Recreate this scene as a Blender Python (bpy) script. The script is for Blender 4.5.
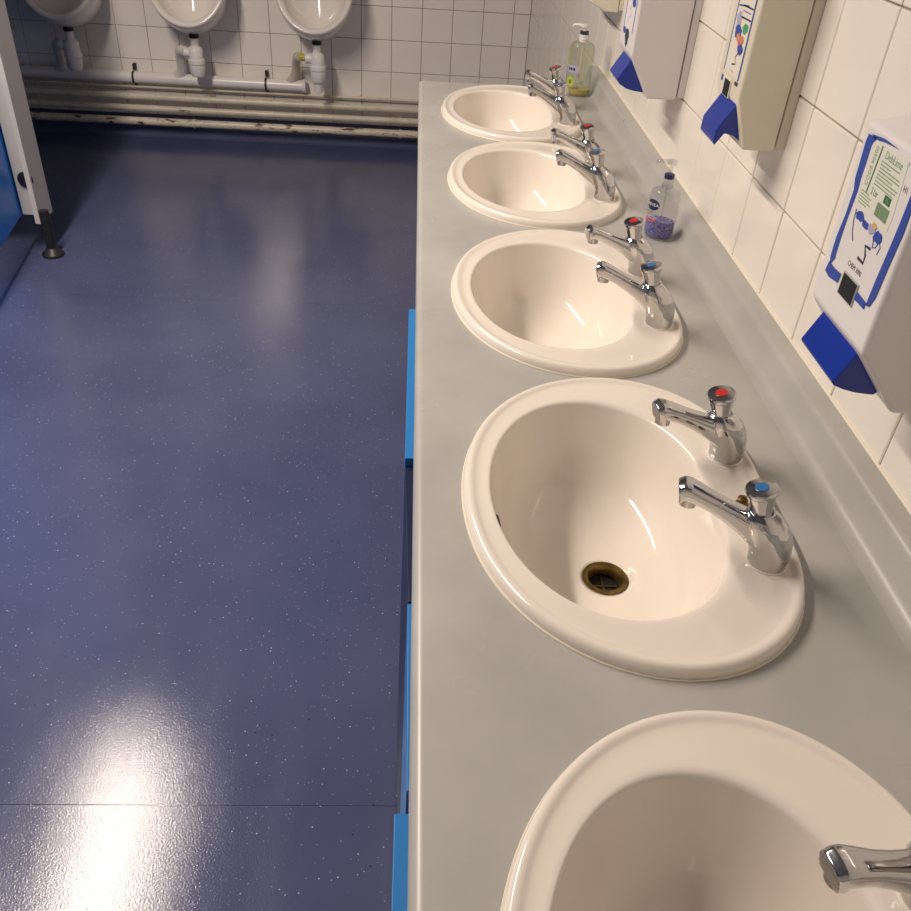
import bpy, bmesh, math, random
from mathutils import Matrix, Vector
random.seed(7)
for o in list(bpy.data.objects): bpy.data.objects.remove(o)
S = bpy.context.scene
COL = S.collection
PI = math.pi

# ------------------------------------------------------------------ camera
cam_d = bpy.data.cameras.new('camera'); cam = bpy.data.objects.new('camera', cam_d); COL.objects.link(cam)
cam_d.sensor_width = 36; cam_d.lens = 860.17 / 911 * 36; cam_d.clip_start = 0.02
cam.matrix_world = Matrix(((0.99786816, -0.0276542, -0.05911325, -0.56047),
                           (-0.03087703, 0.59793668, -0.80094839, -4.68317),
                           (0.05749557, 0.80106614, 0.5958081, 1.43529),
                           (0, 0, 0, 1)))
S.camera = cam
# ------------------------------------------------------------------ world, exposure
w = bpy.data.worlds.new('world'); S.world = w; w.use_nodes = True
w.node_tree.nodes['Background'].inputs[0].default_value = (0.9, 0.92, 1, 1)
w.node_tree.nodes['Background'].inputs[1].default_value = 0.02
S.view_settings.view_transform = 'Standard'; S.view_settings.look = 'None'
S.view_settings.gamma = 1; S.view_settings.use_curve_mapping = False
S.view_settings.exposure = 0.0
# ceiling tube (its housing is built further down)
LIGHT = (-1.82, -3.00, 2.375)
ld = bpy.data.lights.new('tube_light', 'AREA'); ld.shape = 'RECTANGLE'; ld.size = 0.10; ld.size_y = 1.8
ld.energy = 89; ld.color = (1.0, 0.862, 0.725)
lo = bpy.data.objects.new('tube_light', ld); COL.objects.link(lo); lo.location = LIGHT

# ------------------------------------------------------------------ materials
def mat(name, col, rough=0.4, metal=0.0, coat=0.0, spec=0.5):
    m = bpy.data.materials.new(name); m.use_nodes = True
    b = m.node_tree.nodes['Principled BSDF']
    b.inputs['Base Color'].default_value = (*col, 1); b.inputs['Roughness'].default_value = rough
    b.inputs['Metallic'].default_value = metal; b.inputs['Coat Weight'].default_value = coat
    b.inputs['Specular IOR Level'].default_value = spec
    return m
def nd(m, t, **kw):
    n = m.node_tree.nodes.new(t)
    for k, v in kw.items(): setattr(n, k, v)
    return n
def lk(m, a, b): m.node_tree.links.new(a, b)
def bsdf(m): return m.node_tree.nodes['Principled BSDF']
def coords(m, scale=(1, 1, 1), kind='Object'):
    c = nd(m, 'ShaderNodeTexCoord'); mp = nd(m, 'ShaderNodeMapping'); mp.inputs['Scale'].default_value = scale
    lk(m, c.outputs[kind], mp.inputs[0]); return mp.outputs[0]
def noise(m, vec, scale, detail=3, rough=0.5):
    n = nd(m, 'ShaderNodeTexNoise'); n.inputs['Scale'].default_value = scale
    n.inputs['Detail'].default_value = detail; n.inputs['Roughness'].default_value = rough
    lk(m, vec, n.inputs['Vector']); return n.outputs['Fac']
def ramp(m, fac, stops):
    r = nd(m, 'ShaderNodeValToRGB'); e = r.color_ramp.elements
    while len(e) < len(stops): e.new(0.5)
    for k, (p, c) in enumerate(stops):
        e[k].position = p; e[k].color = (*c, 1) if len(c) == 3 else c
    lk(m, fac, r.inputs[0]); return r.outputs[0]
def bump(m, h, strength, dist=0.001):
    b = nd(m, 'ShaderNodeBump'); b.inputs['Strength'].default_value = strength; b.inputs['Distance'].default_value = dist
    lk(m, h, b.inputs['Height']); lk(m, b.outputs[0], bsdf(m).inputs['Normal'])
def mottled(m, c1, c2, scale, vec=None, detail=4):
    v = vec or coords(m); f = noise(m, v, scale, detail)
    lk(m, ramp(m, f, [(0.3, c1), (0.7, c2)]), bsdf(m).inputs['Base Color'])
    return m

M = {}
M['tile'] = mat('glazed_tile', (0.80, 0.775, 0.75), 0.09)
mottled(M['tile'], (0.86, 0.815, 0.775), (0.89, 0.85, 0.81), 6)
bump(M['tile'], noise(M['tile'], coords(M['tile']), 22, 2), 0.12, 0.002)
M['tile_cream'] = mat('glazed_tile_cream', (0.84, 0.79, 0.72), 0.13)
mottled(M['tile_cream'], (0.82, 0.765, 0.69), (0.87, 0.82, 0.745), 6)
bump(M['tile_cream'], noise(M['tile_cream'], coords(M['tile_cream']), 22, 2), 0.12, 0.002)
M['grout'] = mottled(mat('grout', (0.25, 0.2, 0.16), 0.9), (0.17, 0.135, 0.11), (0.36, 0.29, 0.23), 9)
M['paint'] = mat('wall_paint', (0.16, 0.24, 0.38), 0.6)
M['pale_paint'] = mat('pale_wall_paint', (0.72, 0.70, 0.67), 0.6)
M['ceiling'] = mat('ceiling_paint', (0.46, 0.45, 0.435), 0.85)
M['china'] = mat('vitreous_china', (0.845, 0.775, 0.70), 0.10, coat=0.3)
M['china_white'] = mat('urinal_china', (0.80, 0.76, 0.72), 0.12, coat=0.3)
M['chrome'] = mat('chrome', (0.56, 0.55, 0.55), 0.07, 1.0)
lk(M['chrome'], ramp(M['chrome'], noise(M['chrome'], coords(M['chrome']), 60, 3), [(0.3, (0.04,) * 3), (0.8, (0.16,) * 3)]), bsdf(M['chrome']).inputs['Roughness'])
M['red'] = mat('red_plastic', (0.55, 0.03, 0.025), 0.3)
M['blue_dot'] = mat('blue_plastic_dot', (0.03, 0.16, 0.42), 0.3)
M['dark'] = mat('black_rubber', (0.012, 0.012, 0.014), 0.45)
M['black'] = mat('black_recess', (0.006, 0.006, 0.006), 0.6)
M['brass'] = mottled(mat('tarnished_brass', (0.3, 0.2, 0.06), 0.32, 0.85), (0.09, 0.055, 0.016), (0.27, 0.18, 0.055), 90)
M['seal'] = mat('sealant', (0.80, 0.73, 0.62), 0.45)
M['blue_panel'] = mat('blue_laminate', (0.028, 0.21, 0.56), 0.35)
M['gap_shade'] = mat('gap_shade_navy', (0.008, 0.014, 0.06), 0.4)
M['door_blue'] = mat('door_blue_laminate', (0.010, 0.20, 0.70), 0.35)
M['post'] = mat('powder_coated_grey', (0.56, 0.54, 0.52), 0.4)
M['white_plastic'] = mat('white_plastic', (0.80, 0.77, 0.77), 0.28)
M['white_soap'] = mat('white_dispenser_plastic', (0.80, 0.77, 0.76), 0.3)
M['grey_soap'] = mat('pale_grey_dispenser_plastic', (0.72, 0.69, 0.69), 0.35)
M['cream_plastic'] = mat('aged_cream_plastic', (0.74, 0.69, 0.56), 0.35)
M['lever_blue'] = mat('royal_blue_plastic', (0.006, 0.030, 0.31), 0.25)
M['ink_blue'] = mat('blue_ink', (0.03, 0.07, 0.36), 0.5)
M['ink_dark'] = mat('dark_ink', (0.03, 0.03, 0.06), 0.5)
M['ink_green'] = mat('green_ink', (0.05, 0.16, 0.05), 0.5)
M['ink_pale_green'] = mat('pale_green_ink', (0.24, 0.36, 0.20), 0.5)
M['ink_orange'] = mat('orange_ink', (0.62, 0.25, 0.10), 0.5)
M['ink_leaf'] = mat('leaf_ink', (0.06, 0.36, 0.14), 0.5)
M['ink_yellow'] = mat('yellow_ink', (0.62, 0.45, 0.16), 0.5)
M['paper'] = mat('sticker_paper', (0.76, 0.76, 0.66), 0.5)
M['paper_white'] = mat('label_paper', (0.78, 0.74, 0.73), 0.45)
M['paper_cream'] = mat('label_paper_cream', (0.77, 0.72, 0.62), 0.45)
M['elbow_cream'] = mat('yellowed_pipe_plastic', (0.66, 0.60, 0.47), 0.35)
M['yellow'] = mat('yellow_tape', (0.55, 0.47, 0.10), 0.5)
M['galv'] = mat('galvanised', (0.55, 0.55, 0.53), 0.4, 0.6)
M['lamp_body'] = mat('lamp_housing', (0.8, 0.8, 0.8), 0.5)
M['navy'] = mat('navy_print', (0.012, 0.015, 0.09), 0.4)
M['white_ink'] = mat('white_print', (0.85, 0.85, 0.88), 0.4)
M['pink_ink'] = mat('pink_print', (0.60, 0.12, 0.20), 0.4)
M['lilac_ink'] = mat('lilac_print', (0.42, 0.40, 0.55), 0.4)
M['lime_ink'] = mat('lime_print', (0.40, 0.50, 0.08), 0.4)

# worktop: mottled grey laminate
m = M['counter'] = mat('grey_laminate', (0.40, 0.385, 0.36), 0.32)
v = coords(m)
lk(m, ramp(m, noise(m, v, 7, 6, 0.6), [(0.30, (0.385, 0.378, 0.362)), (0.70, (0.465, 0.456, 0.436))]), bsdf(m).inputs['Base Color'])
lk(m, ramp(m, noise(m, v, 5, 4), [(0.3, (0.24,) * 3), (0.7, (0.40,) * 3)]), bsdf(m).inputs['Roughness'])
bump(m, noise(m, v, 500, 2), 0.04, 0.0005)

# floor: blue vinyl with pale flecks
m = M['vinyl'] = mat('blue_safety_vinyl', (0.08, 0.085, 0.19), 0.3)
v = coords(m)
base = ramp(m, noise(m, v, 3, 5), [(0.3, (0.060, 0.070, 0.152)), (0.7, (0.080, 0.091, 0.182))])
def flecks(scale, r0, keep, col, prev):
    vo = nd(m, 'ShaderNodeTexVoronoi'); vo.inputs['Scale'].default_value = scale; lk(m, v, vo.inputs['Vector'])
    a = nd(m, 'ShaderNodeMath', operation='LESS_THAN'); lk(m, vo.outputs['Distance'], a.inputs[0]); a.inputs[1].default_value = r0
    sp = nd(m, 'ShaderNodeSeparateColor'); lk(m, vo.outputs['Color'], sp.inputs[0])
    k = nd(m, 'ShaderNodeMath', operation='LESS_THAN'); lk(m, sp.outputs[0], k.inputs[0]); k.inputs[1].default_value = keep
    mu = nd(m, 'ShaderNodeMath', operation='MULTIPLY'); lk(m, a.outputs[0], mu.inputs[0]); lk(m, k.outputs[0], mu.inputs[1])
    mx = nd(m, 'ShaderNodeMix', data_type='RGBA'); lk(m, mu.outputs[0], mx.inputs['Factor'])
    lk(m, prev, mx.inputs['A']); mx.inputs['B'].default_value = (*col, 1)
    return mx.outputs['Result']
base = flecks(95, 0.13, 0.15, (0.40, 0.43, 0.58), base)
base = flecks(150, 0.15, 0.20, (0.25, 0.28, 0.42), base)
base = flecks(60, 0.10, 0.10, (0.02, 0.025, 0.07), base)
lk(m, base, bsdf(m).inputs['Base Color'])
lk(m, ramp(m, noise(m, coords(m, (2.2, 0.6, 1)), 4, 5, 0.6), [(0.3, (0.10,) * 3), (0.72, (0.21,) * 3)]), bsdf(m).inputs['Roughness'])
bump(m, noise(m, v, 300, 2, 0.5), 0.25, 0.0010)

# painted pipes with rust and dirt
def painted(name, rust):
    m = mat(name, (0.66, 0.60, 0.49), 0.35); v = coords(m, (1, 1, 1))
    a = ramp(m, noise(m, v, 14, 4), [(0.3, (0.56, 0.51, 0.41)), (0.7, (0.72, 0.66, 0.55))])
    f = ramp(m, noise(m, coords(m, (1, 3, 3)), 13, 6, 0.7), [(rust, (0, 0, 0)), (rust + 0.05, (1, 1, 1))])
    rc = ramp(m, noise(m, v, 70, 3), [(0.35, (0.035, 0.018, 0.010)), (0.7, (0.20, 0.085, 0.035))])
    mx = nd(m, 'ShaderNodeMix', data_type='RGBA'); lk(m, f, mx.inputs['Factor']); lk(m, a, mx.inputs['A']); lk(m, rc, mx.inputs['B'])
    lk(m, mx.outputs['Result'], bsdf(m).inputs['Base Color'])
    return m
M['pipe_paint'] = painted('painted_pipe', 0.64)
M['pipe_rust'] = painted('rusty_painted_pipe', 0.545)

def clear(name, tint, gloss=0.1):
    m = bpy.data.materials.new(name); m.use_nodes = True; t = m.node_tree
    t.nodes.remove(t.nodes['Principled BSDF']); out = t.nodes['Material Output']
    tr = nd(m, 'ShaderNodeBsdfTransparent'); tr.inputs[0].default_value = (*tint, 1)
    gl = nd(m, 'ShaderNodeBsdfGlossy'); gl.inputs['Roughness'].default_value = 0.06
    fr = nd(m, 'ShaderNodeLayerWeight'); fr.inputs[0].default_value = 0.5
    pw = nd(m, 'ShaderNodeMath', operation='POWER'); lk(m, fr.outputs['Facing'], pw.inputs[0]); pw.inputs[1].default_value = 4
    ad = nd(m, 'ShaderNodeMath', operation='MULTIPLY_ADD'); lk(m, pw.outputs[0], ad.inputs[0]); ad.inputs[1].default_value = 0.55; ad.inputs[2].default_value = gloss
    mx = nd(m, 'ShaderNodeMixShader'); lk(m, ad.outputs[0], mx.inputs[0]); lk(m, tr.outputs[0], mx.inputs[1]); lk(m, gl.outputs[0], mx.inputs[2])
    lk(m, mx.outputs[0], out.inputs[0]); return m
M['clear'] = clear('clear_plastic', (0.90, 0.90, 0.92), 0.06)
M['clear_green'] = clear('clear_greenish_plastic', (0.88, 0.89, 0.80), 0.06)
m = M['purple_soap'] = mat('purple_soap', (0.16, 0.15, 0.42), 0.2)
lk(m, ramp(m, noise(m, coords(m), 260, 2), [(0.35, (0.06, 0.055, 0.24)), (0.7, (0.30, 0.28, 0.58))]), bsdf(m).inputs['Base Color'])
M['yellow_soap'] = mat('yellow_soap', (0.52, 0.44, 0.17), 0.2)

# ------------------------------------------------------------------ helpers
def setp(o, label=None, cat=None, group=None, kind=None):
    if label: o['label'] = label
    if cat: o['category'] = cat
    if group: o['group'] = group
    if kind: o['kind'] = kind
    return o
def link(name, me, material=None, parent=None, smooth=False):
    o = bpy.data.objects.new(name, me); COL.objects.link(o)
    if material: me.materials.clear(); me.materials.append(material)
    if smooth:
        for p in me.polygons: p.use_smooth = True
    if parent: o.parent = parent
    return o
def pyd(name, vs, fs):
    me = bpy.data.meshes.new(name); me.from_pydata(vs, [], fs); me.update()
    bm = bmesh.new(); bm.from_mesh(me); bmesh.ops.recalc_face_normals(bm, faces=bm.faces); bm.to_mesh(me); bm.free()
    return me
def empty(name, loc=(0, 0, 0)):
    o = bpy.data.objects.new(name, None); COL.objects.link(o); o.location = loc; o.empty_display_size = 0.05; return o
def box(name, a, b, material, parent=None, bev=0.0, seg=2):
    (x0, y0, z0), (x1, y1, z1) = a, b
    vs = [(x, y, z) for x in (x0, x1) for y in (y0, y1) for z in (z0, z1)]
    fs = [(0, 1, 3, 2), (4, 6, 7, 5), (0, 4, 5, 1), (2, 3, 7, 6), (0, 2, 6, 4), (1, 5, 7, 3)]
    o = link(name, pyd(name, vs, fs), material, parent)
    if bev: bevel(o, bev, seg)
    return o
def bevel(o, wd, seg=2, angle=30):
    b = o.modifiers.new('bevel', 'BEVEL'); b.width = wd; b.segments = seg; b.limit_method = 'ANGLE'; b.angle_limit = math.radians(angle)
    for p in o.data.polygons: p.use_smooth = True
    b.harden_normals = True
    return o
def rings_mesh(name, rings, cap0=False, cap1=False, closed=True):
    n = len(rings[0]); vs = [p for r in rings for p in r]; fs = []
    for i in range(len(rings) - 1):
        for j in range(n if closed else n - 1):
            k = (j + 1) % n
            fs.append((i * n + j, i * n + k, (i + 1) * n + k, (i + 1) * n + j))
    if cap0: fs.append(tuple(range(n)))
    if cap1: fs.append(tuple((len(rings) - 1) * n + j for j in range(n)))
    return pyd(name, vs, fs)
def lathe(name, prof, material, parent=None, n=32, c=(0, 0, 0), sx=1, sy=1, smooth=True, cap=True):
    rings = [[(c[0] + r * sx * math.cos(2 * PI * j / n), c[1] + r * sy * math.sin(2 * PI * j / n), c[2] + z) for j in range(n)] for r, z in prof]
    o = link(name, rings_mesh(name, rings, cap, cap), material, parent, smooth)
    if smooth: sharp(o)
    return o
def sharp(o, ang=40):
    me = o.data; bm = bmesh.new(); bm.from_mesh(me)
    for e in bm.edges:
        if len(e.link_faces) == 2 and e.calc_face_angle(0) > math.radians(ang): e.smooth = False
    bm.to_mesh(me); bm.free()
def tube_mesh(name, path, r, n=16):
    rings = []; pts = [Vector(p) for p in path]; up = None
    for i, p in enumerate(pts):
        t = (pts[min(i + 1, len(pts) - 1)] - pts[max(i - 1, 0)]).normalized()
        if up is None: up = Vector((0, 0, 1)) if abs(t.z) < 0.9 else Vector((1, 0, 0))
        a = t.cross(up).normalized(); b = a.cross(t).normalized(); up = b
        rr = r[i] if isinstance(r, (list, tuple)) else r
        rings.append([tuple(p + a * rr * math.cos(2 * PI * j / n) + b * rr * math.sin(2 * PI * j / n)) for j in range(n)])
    return rings_mesh(name, rings, True, True)
def tube(name, path, r, material, parent=None, n=16):
    o = link(name, tube_mesh(name, path, r, n), material, parent, True); sharp(o, 50); return o
def prism_y(name, prof, y0, y1, material, parent=None, bev=0.0, seg=3):
    rings = [[(x, y, z) for x, z in prof] for y in (y0, y1)]
    o = link(name, rings_mesh(name, rings, True, True), material, parent)
    if bev: bevel(o, bev, seg)
    return o
def evaluated(o, name):
    dg = bpy.context.evaluated_depsgraph_get(); return bpy.data.meshes.new_from_object(o.evaluated_get(dg))
def text_mesh(name, body, size):
    c = bpy.data.curves.new(name, 'FONT'); c.body = body; c.size = size; c.align_x = 'CENTER'; c.align_y = 'CENTER'; c.extrude = 0.0002
    c.resolution_u = 3
    o = bpy.data.objects.new(name, c); COL.objects.link(o); me = evaluated(o, name)
    bpy.data.objects.remove(o); bpy.data.curves.remove(c); me.name = name; return me

# ------------------------------------------------------------------ room shell
XL, YF, ZC = -3.4, -5.9, 2.45
fl = box('floor', (XL, YF, -0.10), (0.003, 0.003, -0.0025), M['dark']); setp(fl, 'dark subfloor under the blue flecked vinyl sheets', kind='structure')
seams = [YF, -5.77, -3.816, -1.862, 0.0]
for a, b in zip(seams[:-1], seams[1:]):
    box('vinyl_sheet', (XL, a + 0.0004, -0.003), (0.0, b - 0.0004, 0), M['vinyl'], fl)
setp(box('ceiling', (XL, YF, ZC), (0.003, 0.003, ZC + 0.1), M['ceiling']), 'plain white painted ceiling', kind='structure')
setp(box('wall_left', (XL - 0.1, YF, -0.1), (XL, 0.003, ZC + 0.1), M['paint']), 'plain blue wall behind the cubicles', kind='structure')
setp(box('wall_front', (XL - 0.1, YF - 0.1, -0.1), (0.103, YF, ZC + 0.1), M['pale_paint']), 'plain pale wall opposite the urinals', kind='structure')
wb = setp(box('wall_back', (XL - 0.1, 0.003, -0.1), (0.103, 0.103, ZC + 0.1), M['grout']), 'white tiled wall behind the urinals', kind='structure')
wr = setp(box('wall_right', (0.003, YF, -0.1), (0.103, 0.003, ZC + 0.1), M['grout']), 'cream white tiled wall above the basins', kind='structure')
TV, TF = None, [(0, 1, 5, 4), (1, 2, 6, 5), (2, 3, 7, 6), (3, 0, 4, 7), (4, 5, 9, 8), (5, 6, 10, 9), (6, 7, 11, 10), (7, 4, 8, 11), (8, 9, 10, 11)]
def tile_verts(w_, h_, cx=0, cy=0):
    out = []
    for ins, z in ((0, 0), (0.0002, 0.0047), (0.0018, 0.006)):
        a, b = w_ / 2 - ins, h_ / 2 - ins
        out += [(cx - a, cy - b, z), (cx + a, cy - b, z), (cx + a, cy + b, z), (cx - a, cy + b, z)]
    return out
tile_cache = {}
def tiles(wall, material, us, vs, place, rot, single):
    """us / vs: joint positions along the wall and up it; place(u, v) -> world; single(u, v): own object or joined."""
    jv, jf = [], []; G = 0.0022
    R = rot.to_matrix().to_4x4()
    for a, b in zip(us[:-1], us[1:]):
        for c, d in zip(vs[:-1], vs[1:]):
            w_, h_ = b - a - G, d - c - G
            if w_ < 0.01 or h_ < 0.01: continue
            cu, cv = (a + b) / 2, (c + d) / 2
            T = Matrix.Translation(place(cu, cv)) @ R @ Matrix.Rotation(random.gauss(0, 0.0022), 4, 'X') @ Matrix.Rotation(random.gauss(0, 0.0022), 4, 'Y')
            if single(cu, cv):
                key = (material.name, round(w_, 4), round(h_, 4))
                if key not in tile_cache:
                    me = pyd('tile', tile_verts(w_, h_), TF); me.materials.append(material); tile_cache[key] = me
                o = bpy.data.objects.new('tile', tile_cache[key]); COL.objects.link(o); o.parent = wall; o.matrix_world = T
            else:
                k = len(jv); jv += [tuple(T @ Vector(p)) for p in tile_verts(w_, h_)]
                jf += [tuple(k + i for i in f) for f in TF]
    if jv:
        o = link('tile_field', pyd('tile_field', jv, jf), material, wall); setp(o, kind='stuff')
def frange(lo, hi, start, step):
    k0 = math.ceil((lo - start) / step - 1e-6); xs = [lo]
    while start + k0 * step < hi - 1e-6:
        xs.append(start + k0 * step); k0 += 1
    return xs + [hi]
from mathutils import Euler
us = frange(XL, 0.0, -0.0821, 0.15); vs = frange(0.09, ZC, 0.37, 0.15)
tiles(wb, M['tile'], us, vs, lambda u, v_: Vector((u, 0.0055, v_)), Euler((PI / 2, 0, 0)), lambda u, v_: u > -2.75 and v_ < 1.05)
us = frange(0.0, -YF, 2.986 - 0.1508 * 19, 0.1508); vs = frange(0.0, ZC, 0.986, 0.1508)
tiles(wr, M['tile_cream'], us, vs, lambda u, v_: Vector((0.0055, -u, v_)), Euler((PI / 2, 0, -PI / 2)), lambda u, v_: u < 4.45 and 0.55 < v_ < 1.5)
# coved vinyl skirting on the back wall
arc = [(-0.055 + 0.055 * math.sin(t), 0.056 - 0.055 * math.cos(t)) for t in [i * PI / 20 for i in range(11)]]
prof = [(y - 0.004, z) for y, z in arc] + [(-0.004, 0.105), (0.002, 0.107), (0.002, 0.0005)]
sk = link('baseboard_back', rings_mesh('cove', [[(x, y, z) for y, z in prof] for x in (XL, 0.0)], True, True), M['vinyl'], None, True); sharp(sk)
setp(sk, 'blue vinyl cove skirting below the painted pipes', kind='structure')

# ------------------------------------------------------------------ ceiling light housing
lt = empty('fluorescent_light', (LIGHT[0], LIGHT[1], ZC))
setp(lt, 'long white fluorescent batten on the ceiling over the walkway', 'light')
box('housing', (-0.06, -0.93, -0.055), (0.06, 0.93, 0.0), M['lamp_body'], lt, 0.006)
for s_ in (-1, 1): box('end_cap', (-0.055, s_ * 0.918 - 0.012, -0.085), (0.055, s_ * 0.918 + 0.012, -0.055), M['lamp_body'], lt, 0.004)

# ------------------------------------------------------------------ worktop with upstand
OC = (0.22416814, 0.02043952, -0.03773486, -0.00949259, -0.00072882)
IC = (0.15936543, -0.00746971, -0.03202031, -0.00147543, 0.0025566)
BX = -0.32
SINK_Y = [-2.282, -2.823, -3.374, -3.911, -4.472]
SINK_X = [0.005, 0.009, 0.002, 0.0, 0.0]
def rad(c, t): return sum(c[k] * math.cos(k * t) for k in range(5))
Y0, Y1 = -5.35, -1.972
def arcp(cx, cz, r, a0, a1, n): return [(cx + r * math.cos(math.radians(a0 + (a1 - a0) * i / n)), cz + r * math.sin(math.radians(a0 + (a1 - a0) * i / n))) for i in range(n + 1)]
prof = [(-0.004, 0.764), (-0.539, 0.764)] + arcp(-0.539, 0.774, 0.010, 260, 180, 4) + arcp(-0.537, 0.788, 0.012, 180, 90, 6) + [(-0.30, 0.80), (-0.004, 0.80)]
wt = prism_y('worktop', prof, Y0, Y1, M['counter'])
for xo, yc in zip(SINK_X, SINK_Y):
    ring = [(xo + BX + (rad(OC, t) - 0.012) * math.cos(t), yc + (rad(OC, t) - 0.012) * math.sin(t)) for t in [2 * PI * i / 64 for i in range(64)]]
    cu = link('cut', rings_mesh('cut', [[(x, y, z) for x, y in ring] for z in (0.70, 0.90)], True, True))
    bm_ = wt.modifiers.new('b', 'BOOLEAN'); bm_.operation = 'DIFFERENCE'; bm_.object = cu; bm_.solver = 'EXACT'
me = evaluated(wt, 'worktop'); wt.modifiers.clear(); wt.data = me; wt.data.materials.clear(); wt.data.materials.append(M['counter'])
for o in [o for o in bpy.data.objects if o.name.startswith('cut')]: bpy.data.objects.remove(o)
for p in me.polygons: p.use_smooth = True
sharp(wt, 35)
setp(wt, 'long grey laminate worktop holding the row of oval basins', 'worktop')
cove = [(-0.060, 0.8001)] + [(-0.058 + 0.020 * math.sin(t), 0.8205 - 0.020 * math.cos(t)) for t in [math.radians(a) for a in (10, 25, 40, 55, 68)]] + \
       [(-0.0330, 0.8350)] + [(-0.0205 - 0.0125 * math.cos(t), 0.8365 + 0.0115 * math.sin(t)) for t in [math.radians(a) for a in (15, 35, 55, 75, 90)]] + [(-0.0015, 0.848), (-0.0015, 0.7995), (-0.058, 0.7995)]
up = link('upstand', rings_mesh('upstand', [[(x, y, z) for x, z in cove] for y in (Y0, Y1 + 0.09)], True, True), M['counter'], wt, True); sharp(up, 50)
tube('sealant_bead', [(-0.0015, Y0, 0.8487), (-0.0015, Y1 + 0.09, 0.8487)], 0.0024, M['seal'], wt, 8)

# blue vanity panels hanging under the worktop front edge
vu = empty('vanity_unit', (0, 0, 0)); setp(vu, 'blue panelled vanity base below the grey worktop', 'cabinet')
def vpanel(label, xa, xb, ya, yb, zt, material, t=0.018):
    # outer face runs from (xa, ya) to (xb, yb)
    vs = []
    for z in (0.12, zt):
        vs += [(xa, ya, z), (xb, yb, z), (xb + t, yb, z), (xa + t, ya, z)]
    o = link('vanity_panel', pyd('vanity_panel', vs, [(0, 1, 2, 3), (4, 5, 6, 7), (0, 1, 5, 4), (1, 2, 6, 5), (2, 3, 7, 6), (3, 0, 4, 7)]), material, vu)
    bevel(o, 0.001, 1); return o
vpanel('', -0.5400, -0.5400, -1.99, -2.68, 0.762, M['blue_panel'])
vpanel('', -0.5400, -0.5400, -2.685, -3.362, 0.762, M['blue_panel'])
vpanel('', -0.5600, -0.5600, -3.366, -3.787, 0.762, M['blue_panel'])
vpanel('', -0.5600, -0.5525, -3.790, -4.030, 0.750, M['gap_shade'], 0.05)['label'] = 'dark navy board standing in for the shade in the panel gap'  # added board: shade of the gap between the panels, put into its colour
vpanel('', -0.5530, -0.5510, -4.032, -4.255, 0.750, M['blue_panel'], 0.05)
vpanel('', -0.5610, -0.5610, -4.283, -5.3, 0.762, M['blue_panel'])
box('carcass', (-0.515, Y0 + 0.02, 0.0), (-0.50, Y1 - 0.03, 0.70), M['dark'], vu)

# ------------------------------------------------------------------ basins
def ring_of(fn, n=112): return [fn(2 * PI * i / n) for i in range(n)]
def basin_mesh():
    R_ = []
    def O(d, z): R_.append(ring_of(lambda t: (BX + (rad(OC, t) - d) * math.cos(t), (rad(OC, t) - d) * math.sin(t), z)))
    def I(d, z): R_.append(ring_of(lambda t: (BX + (rad(IC, t) + d) * math.cos(t), (rad(IC, t) + d) * math.sin(t), z)))
    def Mx(f, z): R_.append(ring_of(lambda t: (BX + (rad(IC, t) * f + rad(OC, t) * (1 - f)) * math.cos(t), (rad(IC, t) * f + rad(OC, t) * (1 - f)) * math.sin(t), z)))
    DX, DY = -0.306, -0.008
    def B(s_, z):
        R_.append(ring_of(lambda t: (DX + s_ * (BX - DX + rad(IC, t) * math.cos(t)), DY + s_ * (rad(IC, t) * math.sin(t) - DY), z)))
    E = 0.0035
    def G(f, z): R_.append(ring_of(lambda t: (BX + (rad(IC, t) * f + (rad(OC, t) - E - 0.0165) * (1 - f)) * math.cos(t), (rad(IC, t) * f + (rad(OC, t) - E - 0.0165) * (1 - f)) * math.sin(t), z)))
    for d, z in ((0.012, 0.795), (0.0016, 0.7985), (0.0006, 0.8005), (0.0, 0.8030), (0.0002, 0.8068), (0.0010, 0.8100), (0.0028, 0.8128), (0.0055, 0.8145), (0.0085, 0.8148), (0.0115, 0.8138), (0.0140, 0.8126)): O(E + d, z)
    G(0.0, 0.8119); G(0.15, 0.8116); G(0.40, 0.8116); G(0.65, 0.8120); G(0.82, 0.8122); G(0.92, 0.8114); G(0.98, 0.8090); I(0, 0.8060); I(-0.0012, 0.8020)
    for s_, z in ((0.978, 0.792), (0.955, 0.778), (0.925, 0.760), (0.885, 0.740), (0.83, 0.722), (0.755, 0.7075), (0.66, 0.698), (0.54, 0.6915), (0.42, 0.687), (0.31, 0.6842)): B(s_, z)
    R_.append(ring_of(lambda t: (DX + 0.034 * math.cos(t), DY + 0.034 * math.sin(t), 0.6822)))
    R_.append(ring_of(lambda t: (DX + 0.0275 * math.cos(t), DY + 0.0275 * math.sin(t), 0.6812)))
    R_.append(ring_of(lambda t: (DX + 0.0265 * math.cos(t), DY + 0.0265 * math.sin(t), 0.660)))
    return rings_mesh('bowl', R_)
PB = {}
PB['bowl'] = basin_mesh()
for p in PB['bowl'].polygons: p.use_smooth = True
PB['bowl'].materials.append(M['china'])
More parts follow.
